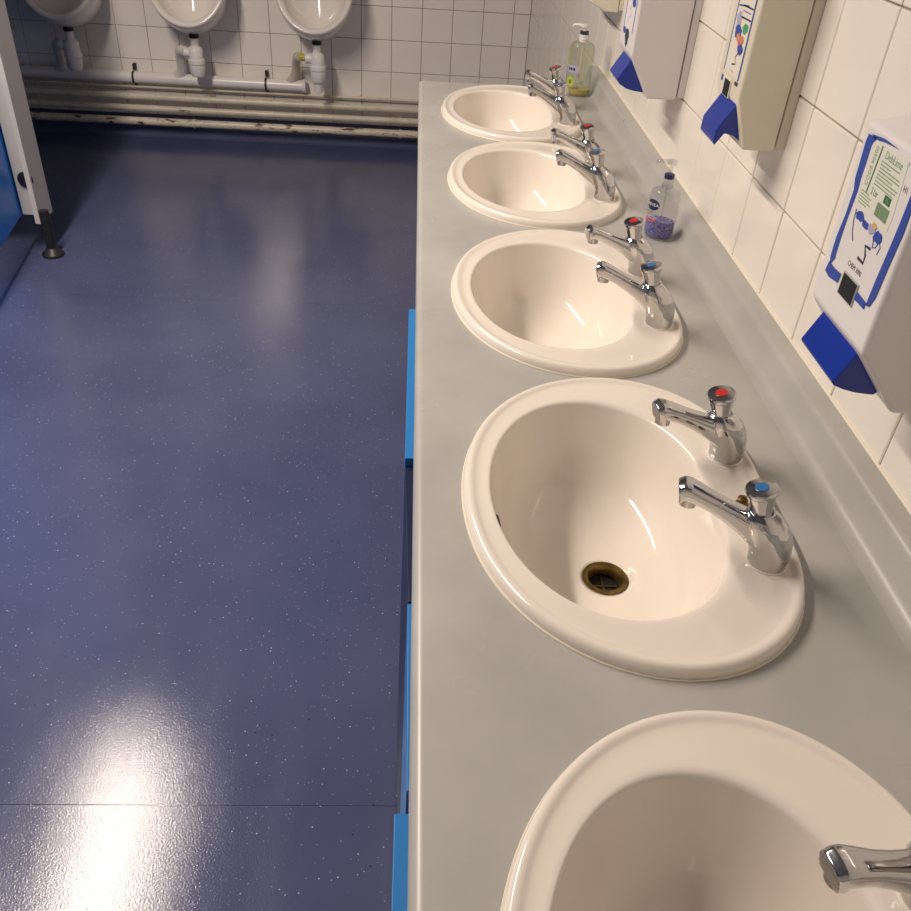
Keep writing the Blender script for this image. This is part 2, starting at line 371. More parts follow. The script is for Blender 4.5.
def make_basin(xo, yc, label, first):
    r = empty('wash_basin', (xo, yc, 0)); setp(r, label, 'sink', 'oval basins in the worktop')
    if first:
        PB['tmp'] = [link('bowl', PB['bowl'], None, r)]
        T = [2 * PI * i / 96 for i in range(97)]
        PB['tmp'].append(tube('sealant_bead', [(BX + (rad(OC, t) - 0.0030) * math.cos(t), (rad(OC, t) - 0.0030) * math.sin(t), 0.8006) for t in T], 0.0014, M['seal'], r, 6))
        dr = lathe('waste_ring', [(0.0265, -0.002), (0.0288, 0.0005), (0.0285, 0.0022), (0.026, 0.0030), (0.0225, 0.0022), (0.0195, -0.002), (0.0185, -0.010)], M['brass'], r, 32, (-0.306, -0.008, 0.6812), cap=False)
        PB['tmp'].append(dr)
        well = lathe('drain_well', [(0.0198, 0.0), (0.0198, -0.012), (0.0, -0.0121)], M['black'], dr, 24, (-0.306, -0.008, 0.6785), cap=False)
        bars = link('drain_cross', pyd('drain_cross', [(x, y, z) for (a, b) in ((0.0185, 0.0010), (0.0010, 0.0185)) for x in (-0.306 - a, -0.306 + a) for y in (-0.008 - b, -0.008 + b) for z in (0.6672, 0.6685)],
                    [tuple(k * 8 + i for i in f) for k in (0, 1) for f in ((0, 1, 3, 2), (4, 6, 7, 5), (0, 4, 5, 1), (2, 3, 7, 6), (0, 2, 6, 4), (1, 5, 7, 3))]), M['brass'], dr)
        PB['subs'] = (dr, [well, bars])
        # overflow slot in the wall nearest the walkway
        ov = lathe('overflow_hole', [(0.0, 0.0012), (0.0055, 0.0012), (0.0065, 0.0016), (0.0072, 0.0)], M['black'], r, 20, (0, 0, 0), sx=1, sy=1.3)
        for v_ in ov.data.vertices:
            x, y, z = v_.co; v_.co = (-0.4495 + z + 0.42 * x, -0.012 + y, 0.776 - x)
        PB['tmp'].append(ov)
    else:
        for src in PB['tmp']:
            c = src.copy(); COL.objects.link(c); c.parent = r
            if src is PB['subs'][0]:
                for q in PB['subs'][1]:
                    d = q.copy(); COL.objects.link(d); d.parent = c
    return r
blabels = ['farthest oval cream basin, at the end of the worktop by the green soap bottle',
           'second farthest oval cream basin, level with the wall dispenser nearest the urinals',
           'middle oval cream basin of five, beside the purple soap bottle',
           'fourth oval cream basin, whole and nearest, with tarnished brass drain showing',
           'nearest oval cream basin, cut off by the bottom of the photo']
basins = [make_basin(x, y, l, i == 0) for i, (x, y, l) in enumerate(zip(SINK_X, SINK_Y, blabels))]
cs = lathe('chain_stay', [(0.008, 0), (0.008, 0.003), (0.0055, 0.005), (0.0055, 0.008), (0.007, 0.010), (0.003, 0.013), (0, 0.0135)], M['brass'], basins[3], 16, (-0.168, -0.016, 0.8122), cap=False)

# ------------------------------------------------------------------ taps
def make_tap_meshes():
    n = 28
    def circ(cx, z, rx, ry): return [(cx + rx * math.cos(2 * PI * j / n), ry * math.sin(2 * PI * j / n), z) for j in range(n)]
    body = rings_mesh('b', [circ(0, -0.002, 0.0205, 0.0205), circ(0, 0.006, 0.0210, 0.0208), circ(-0.001, 0.018, 0.0225, 0.0216), circ(-0.005, 0.031, 0.0245, 0.0222), circ(-0.010, 0.043, 0.0250, 0.0222),
                            circ(-0.0150, 0.0525, 0.0232, 0.0208), circ(-0.0185, 0.0600, 0.0190, 0.0180), circ(-0.0210, 0.0655, 0.0130, 0.0130)], True, True)
    def sec(x, z, hw, hh, tilt):
        out = []
        for j in range(n):
            a = 2 * PI * j / n; c, s_ = math.cos(a), math.sin(a); e = 0.62
            u = hw * math.copysign(abs(c) ** e, c); q = hh * math.copysign(abs(s_) ** e, s_)
            out.append((x + q * math.sin(tilt), u, z + q * math.cos(tilt)))
        return out
    sp = rings_mesh('s', [sec(0.002, 0.029, 0.0190, 0.0190, 0.45), sec(-0.018, 0.0385, 0.0165, 0.0165, 0.45), sec(-0.036, 0.0480, 0.0138, 0.0132, 0.45), sec(-0.054, 0.0570, 0.0118, 0.0106, 0.44), sec(-0.072, 0.0655, 0.0113, 0.0094, 0.42),
                          sec(-0.088, 0.0725, 0.0126, 0.0096, 0.38), sec(-0.099, 0.0765, 0.0132, 0.0104, 0.25), sec(-0.1040, 0.0755, 0.0132, 0.0124, 0.0), sec(-0.1080, 0.0715, 0.0126, 0.0124, -0.25)], True, True)
    bm = bmesh.new(); bm.from_mesh(body); bm.from_mesh(sp); me = bpy.data.meshes.new('tap_body'); bm.to_mesh(me); bm.free()
    o = link('tap_tmp', me)
    r = o.modifiers.new('r', 'REMESH'); r.mode = 'VOXEL'; r.voxel_size = 0.0011; r.use_smooth_shade = True
    s_ = o.modifiers.new('s', 'SMOOTH'); s_.factor = 0.5; s_.iterations = 4
    out = evaluated(o, 'tap_body'); bpy.data.objects.remove(o)
    for p in out.polygons: p.use_smooth = True
    out.materials.clear(); out.materials.append(M['chrome']); out.name = 'tap_body'
    return out
tap_body = make_tap_meshes()
HEAD = Matrix.Translation((-0.0215, 0, 0.0625)) @ Matrix.Rotation(-0.24, 4, 'Y')      # the button leans forward with the body
def add_head(t):
    # faceted flaring push button
    n = 10; rings = []
    for r, z in ((0.0110, -0.001), (0.0120, 0.0020), (0.0122, 0.010), (0.0160, 0.0265)):
        rings.append([(r * math.cos(2 * PI * j / n), r * math.sin(2 * PI * j / n), z) for j in range(n)])
    h = link('push_button', rings_mesh('push_button', rings, True, True), M['chrome'], t); h.data.transform(HEAD); bevel(h, 0.0012, 2, 20)
    c = lathe('button_cap', [(0.0158, 0.0255), (0.0168, 0.0270), (0.0169, 0.0310), (0.0160, 0.0324), (0.0120, 0.0328), (0.0, 0.0329)], M['chrome'], h, 32, cap=False); c.data.transform(HEAD)
    c = lathe('collar', [(0.0130, -0.003), (0.0142, -0.001), (0.0130, 0.0018)], M['chrome'], t, 28); c.data.transform(HEAD)
    return h
proto = {}
def make_tap(kind, xo, yc, dy, label):
    t = empty('basin_tap', (xo + (-0.160 if kind == 'hot' else -0.169), yc + dy, 0.8130)); t.rotation_euler = (0, 0, 0.17 if kind == 'hot' else -0.24); setp(t, label, 'tap', 'push taps on the basins')
    link('tap_body', tap_body, None, t)
    if 'h' not in proto:
        h = add_head(t); proto['h'] = h
        proto['list'] = [h] + [c for c in t.children if c.name.startswith('collar')]
        nz = lathe('nozzle', [(0.0088, 0.004), (0.0092, -0.0065), (0.0076, -0.007), (0.0, -0.0055)], M['chrome'], t, 24, (-0.0965, 0, 0.0645)); proto['list'].append(nz)
        fl_ = lathe('base_gasket', [(0.0222, -0.0018), (0.0224, -0.0004), (0.0212, 0.0004)], M['china'], t, 32); proto['list'].append(fl_)
        cap = [c for c in h.children if c.name.startswith('button_cap')]
        proto['cap'] = cap[0]
        proto['dots'] = {}
    else:
        for src in proto['list']:
            c = src.copy(); COL.objects.link(c); c.parent = t
            if src is proto['h']:
                h = c; d = proto['cap'].copy(); COL.objects.link(d); d.parent = c
    if kind not in proto['dots']:
        dot = lathe('colour_dot', [(0.0072, 0.0325), (0.0070, 0.0337), (0.0, 0.0340)], M['red' if kind == 'hot' else 'blue_dot'], h, 24, cap=False); dot.data.transform(HEAD); proto['dots'][kind] = dot
    else:
        dot = proto['dots'][kind].copy(); COL.objects.link(dot); dot.parent = h
    dot['label'] = 'red hot water dot' if kind == 'hot' else 'blue cold water dot'
    return t
names = ['the farthest basin', 'the second farthest basin', 'the middle basin of five', 'the fourth basin with brass drain showing', 'the nearest cropped basin']
for i, (xo, yc, nm) in enumerate(zip(SINK_X, SINK_Y, names)):
    if i < 4: make_tap('hot', xo, yc, 0.081, 'chrome push tap with red dot on ' + nm)
    else: make_tap('hot', xo - 0.004, yc, 0.093, 'chrome tap with only its spout in frame on ' + nm)
    if i < 4: make_tap('cold', xo, yc, -0.109, 'chrome push tap with blue dot on ' + nm)

# ------------------------------------------------------------------ soap dispensers on the right wall
RT = Matrix(((0, 0, -1), (-1, 0, 0), (0, 1, 0)))          # text/print plane: u -> -y, v -> z, normal -> -x
def decal(name, pts, x, material, parent, th=0.0004):
    """flat printed or stuck-on patch on a face looking towards -x, pts in (y, z)."""
    n = len(pts); vs = [(x, y, z) for y, z in pts] + [(x - th, y, z) for y, z in pts]
    fs = [tuple(range(n)), tuple(range(n, 2 * n))] + [(i, (i + 1) % n, n + (i + 1) % n, n + i) for i in range(n)]
    return link(name, pyd(name, vs, fs), material, parent)
def rect(y0, z0, y1, z1): return [(y0, z0), (y1, z0), (y1, z1), (y0, z1)]
def print_text(body, size, y, z, x, material, parent, rotz=0.0, name='lettering', sx=1.0):
    me = text_mesh(name, body, size)
    for v_ in me.vertices: v_.co.x *= sx
    me.transform(Matrix.Rotation(rotz, 4, 'Z'))
    me.transform(Matrix.Translation((x, y, z)) @ RT.to_4x4())
    return link(name, me, material, parent)
def stroke(name, pts, wd, x, material, parent, th=0.0004):
    """hand-drawn line of width wd along (y, z) points"""
    L, R2 = [], []
    for i, p in enumerate(pts):
        a, b = pts[max(i - 1, 0)], pts[min(i + 1, len(pts) - 1)]
        dy, dz = b[0] - a[0], b[1] - a[1]; l = math.hypot(dy, dz) or 1
        L.append((p[0] - dz / l * wd / 2, p[1] + dy / l * wd / 2)); R2.append((p[0] + dz / l * wd / 2, p[1] - dy / l * wd / 2))
    n = len(pts); vs = [(x - th, y, z) for y, z in L] + [(x - th, y, z) for y, z in R2] + [(x, y, z) for y, z in L] + [(x, y, z) for y, z in R2]
    fs = []
    for i in range(n - 1):
        fs += [(i, i + 1, n + i + 1, n + i), (2 * n + i, 2 * n + i + 1, i + 1, i), (n + i, n + i + 1, 3 * n + i + 1, 3 * n + i)]
    fs += [(0, n, 3 * n, 2 * n), (n - 1, 2 * n - 1, 4 * n - 1, 3 * n - 1)]
    return link(name, pyd(name, vs, fs), material, parent)
def blob(name, cy, cz, ry, rz, x, material, parent, seed=0, n=16, th=0.0004):
    rnd = random.Random(seed)
    return decal(name, [(cy + ry * (1 + rnd.uniform(-.22, .22)) * math.cos(2 * PI * i / n), cz + rz * (1 + rnd.uniform(-.22, .22)) * math.sin(2 * PI * i / n)) for i in range(n)], x, material, parent, th)

def dispenser(label, yf, yn, d, zb, zk, zt, body_m, lever_pts, ly, ztop_wall, xk=None):
    """yf / yn far and near side, d depth, zb bottom, zk front kink, zt front top, lever profile in (x, z)."""
    r = empty('soap_dispenser', (0, 0, 0)); setp(r, label, 'soap dispenser', 'soap dispensers on the tiled wall')
    xk = xk or d * 0.60
    b = prism_y('body', [(-0.017, zb), (-xk, zb), (-d, zk), (-d, zt), (-d * 0.55, zt + (ztop_wall - zt) * 0.7), (-0.017, ztop_wall)], yf, yn, body_m, r, 0.005, 3)
    box('back_plate', (-0.0155, yn + 0.003, zb + 0.004), (-0.0002, yf - 0.003, ztop_wall - 0.003), body_m, r, 0.002)
    if lever_pts:
        lv = prism_y('push_lever', lever_pts, ly[0], ly[1], M['lever_blue'], r, 0.0018, 2)
        lv['label'] = 'blue push lever'
    return r, b

# nearest dispenser
d3, b3 = dispenser('nearest white soap dispenser with green sticker and blue marker lines', -3.851, -3.983, 0.130, 0.980, 1.047, 1.227, M['white_soap'],
                   [(-0.120, 1.040), (-0.136, 1.003), (-0.133, 0.999), (-0.122, 0.9945), (-0.108, 0.991), (-0.088, 0.989), (-0.080, 1.000)], (-3.872, -3.962), 1.245, 0.075)
X3 = -0.1301
lab = decal('printed_label', rect(-3.872, 1.100, -3.966, 1.214), X3, M['paper_white'], d3)
def sub(o): o.parent = lab; return o
XA = X3 - 0.0004
mk = 'marker_line'
sub(decal(mk, [(-3.862, 1.217), (-3.878, 1.218), (-3.874, 1.210), (-3.875, 1.193), (-3.875, 1.179), (-3.877, 1.168), (-3.8755, 1.140), (-3.8755, 1.123), (-3.877, 1.099), (-3.871, 1.089), (-3.867, 1.097), (-3.866, 1.117), (-3.869, 1.140), (-3.869, 1.165), (-3.864, 1.176), (-3.863, 1.189), (-3.861, 1.209)], XA, M['ink_blue'], None))
sub(decal(mk, [(-3.868, 1.091), (-3.883, 1.090), (-3.899, 1.091), (-3.898, 1.081), (-3.878, 1.078), (-3.866, 1.080)], XA, M['ink_blue'], None))
sub(decal(mk, [(-3.938, 1.091), (-3.960, 1.090), (-3.960, 1.083), (-3.936, 1.083)], XA, M['ink_blue'], None))
sub(decal(mk, [(-3.967, 1.205), (-3.975, 1.205), (-3.977, 1.165), (-3.974, 1.133), (-3.972, 1.101), (-3.967, 1.089), (-3.961, 1.088), (-3.962, 1.114), (-3.965, 1.151), (-3.966, 1.168)], XA, M['ink_blue'], None))
sub(decal(mk, [(-3.868, 1.2185), (-3.893, 1.2215), (-3.921, 1.2210), (-3.893, 1.2190), (-3.876, 1.2160)], XA, M['ink_blue'], None))
stk = decal('sticker', [(-3.880, 1.217), (-3.946, 1.217), (-3.952, 1.168), (-3.951, 1.155), (-3.881, 1.155)], XA, M['paper'], d3)
stk['label'] = 'pale green paper sticker'
XB = XA - 0.0004
def ssub(o): o.parent = stk; return o
ssub(stroke('green_rule', [(-3.8955, 1.2155), (-3.8935, 1.172)], 0.0016, XB, M['ink_green'], None))
ssub(print_text('CODE 90500', 0.0076, -3.8875, 1.195, XB, M['ink_pale_green'], None, PI / 2, sx=0.86))
ssub(print_text('DebLime', 0.0100, -3.922, 1.2105, XB, M['ink_pale_green'], None, sx=0.95))
for k in range(8):
    wd_ = (0.036, 0.020, 0.040, 0.042, 0.030, 0.043, 0.041, 0.038)[k]
    ssub(stroke('print_line', [(-3.902, 1.2045 - k * 0.0030), (-3.902 - wd_, 1.2045 - k * 0.0030)], 0.0009, XB, M['ink_pale_green'], None))
for k in range(5): ssub(stroke('print_line', [(-3.884, 1.1715 - k * 0.0027), (-3.884 - (0.016, 0.022, 0.020, 0.024, 0.018)[k], 1.1715 - k * 0.0027)], 0.0008, XB, M['ink_pale_green'], None))
ssub(print_text('2 Ltr', 0.0085, -3.908, 1.1765, XB, M['ink_green'], None, sx=0.8))
ssub(decal('green_square', rect(-3.928, 1.1748, -3.9405, 1.182), XB, M['ink_green'], None))
ssub(print_text('45', 0.0062, -3.9343, 1.1783, XB - 0.0004, M['ink_pale_green'], None, sx=0.9))
for k in range(12):
    ssub(stroke('barcode_bar', [(-3.9205 - k * 0.0021, 1.1725), (-3.9205 - k * 0.0021, 1.1605)], (0.0013, 0.0008, 0.0016, 0.0010)[k % 4], XB, M['ink_pale_green'], None))
# printed picture below the sticker: loose blue scrolls, as abstract shapes
for i, (cy, cz, ry, rz, mm) in enumerate([(-3.897, 1.150, 0.008, 0.0045, 'ink_blue'), (-3.912, 1.147, 0.008, 0.0035, 'ink_blue'), (-3.925, 1.148, 0.007, 0.0045, 'lilac_ink'), (-3.940, 1.146, 0.008, 0.0055, 'ink_blue'), (-3.928, 1.1525, 0.005, 0.0025, 'ink_yellow')]):
    sub(blob('print_patch', cy, cz, ry, rz, XA - 0.0001 * i, M[mm], None, i))
sub(stroke('print_scroll', [(-3.886, 1.153), (-3.888, 1.142), (-3.893, 1.132), (-3.899, 1.126)], 0.0012, XA, M['ink_dark'], None))
sub(stroke('print_scroll', [(-3.934, 1.142), (-3.937, 1.135), (-3.942, 1.137), (-3.945, 1.144), (-3.950, 1.140), (-3.948, 1.133)], 0.0012, XA, M['ink_blue'], None))
sub(stroke('print_scroll', [(-3.935, 1.1325), (-3.924, 1.1315), (-3.930, 1.124), (-3.931, 1.1165), (-3.918, 1.1170)], 0.0028, XA, M['ink_dark'], None))
sub(print_text('CHEM 3090', 0.0072, -3.9195, 1.106, XA, M['ink_dark'], None, sx=0.85))
sub(print_text('H1', 0.008, -3.956, 1.196, XA, M['ink_dark'], None, sx=0.9))
fr = box('window_frame', (X3 - 0.0015, -3.9385, 1.0735), (X3 + 0.004, -3.9035, 1.0975), M['galv'], d3, 0.001)
gl = box('sight_glass', (X3 - 0.0022, -3.9365, 1.0755), (X3 - 0.0014, -3.9070, 1.0960), M['black'], fr)

# middle dispenser, cream
d2, b2 = dispenser('cream soap dispenser with colourful print, between the other two on the wall', -3.268, -3.385, 0.090, 1.056, 1.127, 1.305, M['cream_plastic'],
                   [(-0.086, 1.120), (-0.108, 1.082), (-0.1085, 1.062), (-0.1055, 1.058), (-0.094, 1.076), (-0.080, 1.073), (-0.066, 1.064), (-0.062, 1.085)], (-3.296, -3.372), 1.325, 0.066)
X2 = -0.0901
lab2 = decal('printed_label', rect(-3.292, 1.150, -3.364, 1.275), X2, M['paper_cream'], d2)
XA2 = X2 - 0.0004
def s2(o): o.parent = lab2; return o
s2(stroke('blue_border', [(-3.293, 1.150), (-3.2925, 1.275)], 0.0025, XA2, M['ink_blue'], None))
s2(stroke('blue_border', [(-3.3635, 1.148), (-3.3645, 1.275)], 0.0035, XA2, M['ink_blue'], None))
s2(stroke('blue_border', [(-3.296, 1.238), (-3.340, 1.243)], 0.0020, XA2, M['ink_blue'], None))
s2(stroke('blue_border', [(-3.318, 1.226), (-3.360, 1.227)], 0.0022, XA2, M['ink_dark'], None))
s2(stroke('blue_border', [(-3.318, 1.241), (-3.360, 1.242)], 0.0022, XA2, M['ink_dark'], None))
s2(stroke('print_line', [(-3.320, 1.2345), (-3.354, 1.235)], 0.0012, XA2, M['ink_blue'], None))
for i, (cy, cz, ry, rz, mm) in enumerate([(-3.311, 1.222, 0.011, 0.010, 'lilac_ink'), (-3.318, 1.206, 0.015, 0.010, 'ink_blue'), (-3.345, 1.215, 0.010, 0.007, 'ink_leaf'), (-3.325, 1.200, 0.008, 0.006, 'ink_orange'), (-3.340, 1.199, 0.009, 0.005, 'ink_orange'), (-3.343, 1.187, 0.011, 0.007, 'ink_blue'), (-3.334, 1.194, 0.007, 0.003, 'pink_ink')]):
    s2(blob('print_patch', cy, cz, ry, rz, XA2 - 0.00012 * i, M[mm], None, 20 + i))
s2(stroke('print_scroll', [(-3.340, 1.182), (-3.330, 1.174), (-3.337, 1.166), (-3.322, 1.163)], 0.0022, XA2, M['ink_dark'], None))
s2(stroke('print_line', [(-3.318, 1.155), (-3.335, 1.1545)], 0.0014, XA2, M['lilac_ink'], None))
s2(decal('blue_corner', rect(-3.340, 1.255, -3.362, 1.272), XA2, M['ink_blue'], None))
decal('marker_spot', rect(-3.288, 1.134, -3.297, 1.142), X2, M['ink_blue'], d2)
decal('marker_spot', rect(-3.352, 1.141, -3.366, 1.146), X2, M['ink_dark'], d2)
fr = box('window_frame', (X2 - 0.0016, -3.3400, 1.118), (X2 + 0.004, -3.3000, 1.1435), M['cream_plastic'], d2, 0.001)
box('sight_glass', (X2 - 0.0022, -3.3380, 1.1195), (X2 - 0.0015, -3.3120, 1.1415), M['black'], fr)

# far dispenser, grey white
d1, b1 = dispenser('pale grey soap dispenser farthest along the wall, narrow blue bordered label', -2.684, -2.820, 0.126, 0.986, 1.066, 1.225, M['grey_soap'],
                   [(-0.121, 1.058), (-0.145, 1.018), (-0.137, 1.009), (-0.122, 1.001), (-0.105, 0.997), (-0.086, 0.995), (-0.080, 1.010)], (-2.722, -2.806), 1.243, 0.079)
X1 = -0.1261
lab1 = decal('printed_label', rect(-2.712, 1.104, -2.802, 1.21), X1, M['paper_white'], d1)
XA1 = X1 - 0.0004
def s1(o): o.parent = lab1; return o
s1(stroke('blue_border', [(-2.713, 1.098), (-2.712, 1.21)], 0.003, XA1, M['ink_blue'], None))
s1(stroke('blue_border', [(-2.796, 1.104), (-2.803, 1.21)], 0.0035, XA1, M['ink_blue'], None))
for k, (y_, z_) in enumerate([(-2.742, 1.115), (-2.752, 1.126), (-2.748, 1.140)]): s1(stroke('print_scroll', [(y_, z_), (y_ - 0.008, z_ + 0.006), (y_ - 0.004, z_ + 0.010)], 0.0022, XA1, M['lilac_ink'], None))
s1(blob('print_patch', -2.775, 1.156, 0.016, 0.008, XA1, M['ink_blue'], None, 41))
blob('marker_spot', -2.722, 1.098, 0.013, 0.007, X1, M['ink_blue'], d1, 42)
blob('marker_spot', -2.752, 1.093, 0.017, 0.012, X1 - 0.0002, M['ink_dark'], d1, 43)
blob('marker_spot', -2.756, 1.082, 0.011, 0.009, X1 - 0.0003, M['ink_dark'], d1, 44)

# towel dispenser at the far end, only its lower corner in frame
td = empty('towel_dispenser'); setp(td, 'cream towel dispenser, only its bottom corner in frame above the green bottle', 'dispenser')
prism_y('body', [(-0.014, 1.030), (-0.052, 1.032), (-0.070, 1.041), (-0.094, 1.052), (-0.100, 1.07), (-0.100, 1.34), (-0.014, 1.36)], -1.86, -2.10, M['cream_plastic'], td, 0.004)
box('back_plate', (-0.013, -2.097, 1.036), (-0.0002, -1.863, 1.355), M['cream_plastic'], td, 0.001)
box('front_cover', (-0.106, -2.06, 1.056), (-0.0995, -1.90, 1.33), M['white_plastic'], td, 0.002)

# ------------------------------------------------------------------ soap bottles
def bottle(label, cx, cy, rx, ry, H, turn, shell, liquid, lz, neck, cap_m, ring_m, pump_z):
    b = empty('soap_bottle', (cx, cy, 0.8003)); b.rotation_euler = (0, 0, turn); setp(b, label, 'bottle')
    p = [(0.0, 0.0), (0.80, 0.0), (0.93, 0.004), (1.0, 0.012), (1.0, H * 0.80), (0.97, H * 0.89), (0.87, H * 0.95), (0.66, H * 0.985), (0.40, H), (0.36, H + 0.006)]
    n = 40
    def ring(k, z, sx=1.0): return [(k * rx * sx * math.cos(2 * PI * j / n), k * ry * sx * math.sin(2 * PI * j / n), z) for j in range(n)]
    link('bottle_shell', rings_mesh('bottle_shell', [ring(k, z) for k, z in p[1:]], True, False), shell, b, True)
    link('liquid', rings_mesh('liquid', [ring(k, z, 0.95) for k, z in ((0.78, 0.003), (0.92, 0.006), (0.985, 0.013), (0.985, lz))], True, True), liquid, b, True)
    sharp(b.children[-1])
    lathe('neck', [(neck, H - 0.001), (neck, H + 0.004), (neck * 1.12, H + 0.005), (neck * 1.12, H + 0.008), (neck, H + 0.009), (neck, H + 0.012), (neck * 1.12, H + 0.013), (neck * 1.12, H + 0.017), (neck * 0.9, H + 0.018)], cap_m, b, 24)
    lathe('pump_collar', [(neck * 0.95, H + 0.018), (neck * 0.98, H + 0.019), (neck * 0.98, H + 0.026), (neck * 0.6, H + 0.027)], ring_m, b, 24)
    pump = lathe('pump_head', [(neck * 0.42, H + 0.026), (neck * 0.42, pump_z - 0.010), (neck * 0.95, pump_z - 0.008), (neck * 0.95, pump_z - 0.001), (neck * 0.7, pump_z)], cap_m, b, 20)
    tube('pump_spout', [(0, 0, pump_z - 0.005), (-rx * 0.5, 0, pump_z - 0.0045), (-rx * 0.85, 0, pump_z - 0.006), (-rx * 0.95, 0, pump_z - 0.011)], [0.0042, 0.0038, 0.0032, 0.0028], cap_m, pump, 12)
    tube('dip_tube', [(0, 0, 0.006), (0, 0, H)], 0.0018, cap_m, b, 8)
    return b
def wrap(me, rx, ry, a0, z0, k=1.012):
    """bend flat (u, v) print round the elliptical bottle side centred on angle a0, u running clockwise as read"""
    for v_ in me.vertices:
        a = a0 + v_.co.x / ((rx + ry) / 2); z = z0 + v_.co.y; e = k + v_.co.z
        v_.co = (e * rx * math.cos(a), e * ry * math.sin(a), z)
def oval(name, ru, rv, material, parent, rx, ry, a0, z0, k=1.012, square=False):
    n = 8; vs, fs = [], []
    if square:
        vs = [(-ru + 2 * ru * i / n, -rv + 2 * rv * j / 3, 0) for j in range(4) for i in range(n + 1)]
        fs = [(j * (n + 1) + i, j * (n + 1) + i + 1, (j + 1) * (n + 1) + i + 1, (j + 1) * (n + 1) + i) for j in range(3) for i in range(n)]
    else:
        vs = [(0, 0, 0)] + [(ru * q / 3 * math.cos(2 * PI * i / 24), rv * q / 3 * math.sin(2 * PI * i / 24), 0) for q in (1, 2, 3) for i in range(24)]
        fs = [(0, 1 + i, 1 + (i + 1) % 24) for i in range(24)] + [(1 + q * 24 + i, 1 + q * 24 + (i + 1) % 24, 25 + q * 24 + (i + 1) % 24, 25 + q * 24 + i) for q in (0, 1) for i in range(24)]
    me = bpy.data.meshes.new(name); me.from_pydata(vs, [], fs); wrap(me, rx, ry, a0, z0, k)
    return link(name, me, material, parent, True)
pb = bottle('small clear pump bottle with purple soap and navy oval logo', -0.082, -3.100, 0.029, 0.020, 0.098, -0.5, M['clear'], M['purple_soap'], 0.036, 0.0095, M['clear'], M['navy'], 0.150)
A = math.radians(235)
lg = oval('logo_oval', 0.013, 0.0105, M['navy'], pb, 0.029, 0.020, A, 0.067)
me = text_mesh('logo_text', 'NIVEA', 0.0085); wrap(me, 0.029, 0.020, A, 0.067, 1.03); link('logo_text', me, M['white_ink'], lg)
oval('pink_swirl', 0.011, 0.0055, M['pink_ink'], pb, 0.029, 0.020, A, 0.040)
oval('white_swirl', 0.009, 0.0035, M['lilac_ink'], pb, 0.029, 0.020, A + 0.1, 0.0435, 1.018)
gb = bottle('large clear pump bottle with a little yellow soap at worktop end', -0.088, -2.045, 0.037, 0.025, 0.145, -0.4, M['clear_green'], M['yellow_soap'], 0.020, 0.0125, M['white_plastic'], M['ink_dark'], 0.190)
A = math.radians(240)
oval('lime_label', 0.011, 0.014, M['lime_ink'], gb, 0.037, 0.027, A, 0.040)
lb = oval('name_label', 0.016, 0.009, M['lilac_ink'], gb, 0.037, 0.027, A + 0.1, 0.074, square=True)
for k in range(3): oval('name_stroke', 0.0025, 0.0035, M['navy'], lb, 0.037, 0.027, A - 0.18 + 0.22 * k, 0.074, 1.025, square=True)
oval('green_streak', 0.0045, 0.022, M['lime_ink'], gb, 0.037, 0.027, A - 0.55, 0.100)

# ------------------------------------------------------------------ urinals
def make_urinal():
    """wall urinal bowl around x = 0, wall at y = 0, heights in world"""
    n = 56; zc = 0.765
    def loop(hw, zb, zt, yb, yt, e=1.0, zmid=None):
        zm = zmid if zmid is not None else zb + hw * 1.05
        out = []
        for j in range(n):
            a = 2 * PI * j / n; s_, c = math.sin(a), math.cos(a)
            x = 1.05 * hw * c
            z = zm + (zm - zb) * s_ if s_ < 0 else zm + (zt - zm) * s_
            if s_ > 0: x = 1.05 * hw * math.copysign(abs(c) ** 0.7, c)
            f = (z - zb) / (zt - zb)
            y = yb + (yt - yb) * (f ** e)
            out.append((x, y, z))
        return out
    # outside, from wall to rim; then rim; then inside
    R_ = [loop(0.135, 0.525, 1.03, -0.0005, -0.0005), loop(0.140, 0.510, 1.03, -0.07, -0.02), loop(0.152, 0.512, 1.025, -0.15, -0.04), loop(0.162, 0.530, 1.02, -0.225, -0.055), loop(0.168, 0.552, 1.015, -0.275, -0.07),
          loop(0.170, 0.566, 1.01, -0.295, -0.078), loop(0.168, 0.573, 1.005, -0.303, -0.085), loop(0.160, 0.580, 1.0, -0.302, -0.088), loop(0.150, 0.588, 0.99, -0.294, -0.088), loop(0.143, 0.592, 0.98, -0.282, -0.082),
          loop(0.138, 0.585, 0.975, -0.262, -0.074), loop(0.132, 0.572, 0.97, -0.235, -0.065), loop(0.120, 0.560, 0.96, -0.20, -0.055), loop(0.098, 0.555, 0.94, -0.165, -0.045), loop(0.065, 0.560, 0.90, -0.13, -0.04), loop(0.028, 0.60, 0.82, -0.09, -0.038)]
    return rings_mesh('bowl', R_, True, True)
um = make_urinal()
for p in um.polygons: p.use_smooth = True
um.materials.append(M['china_white'])
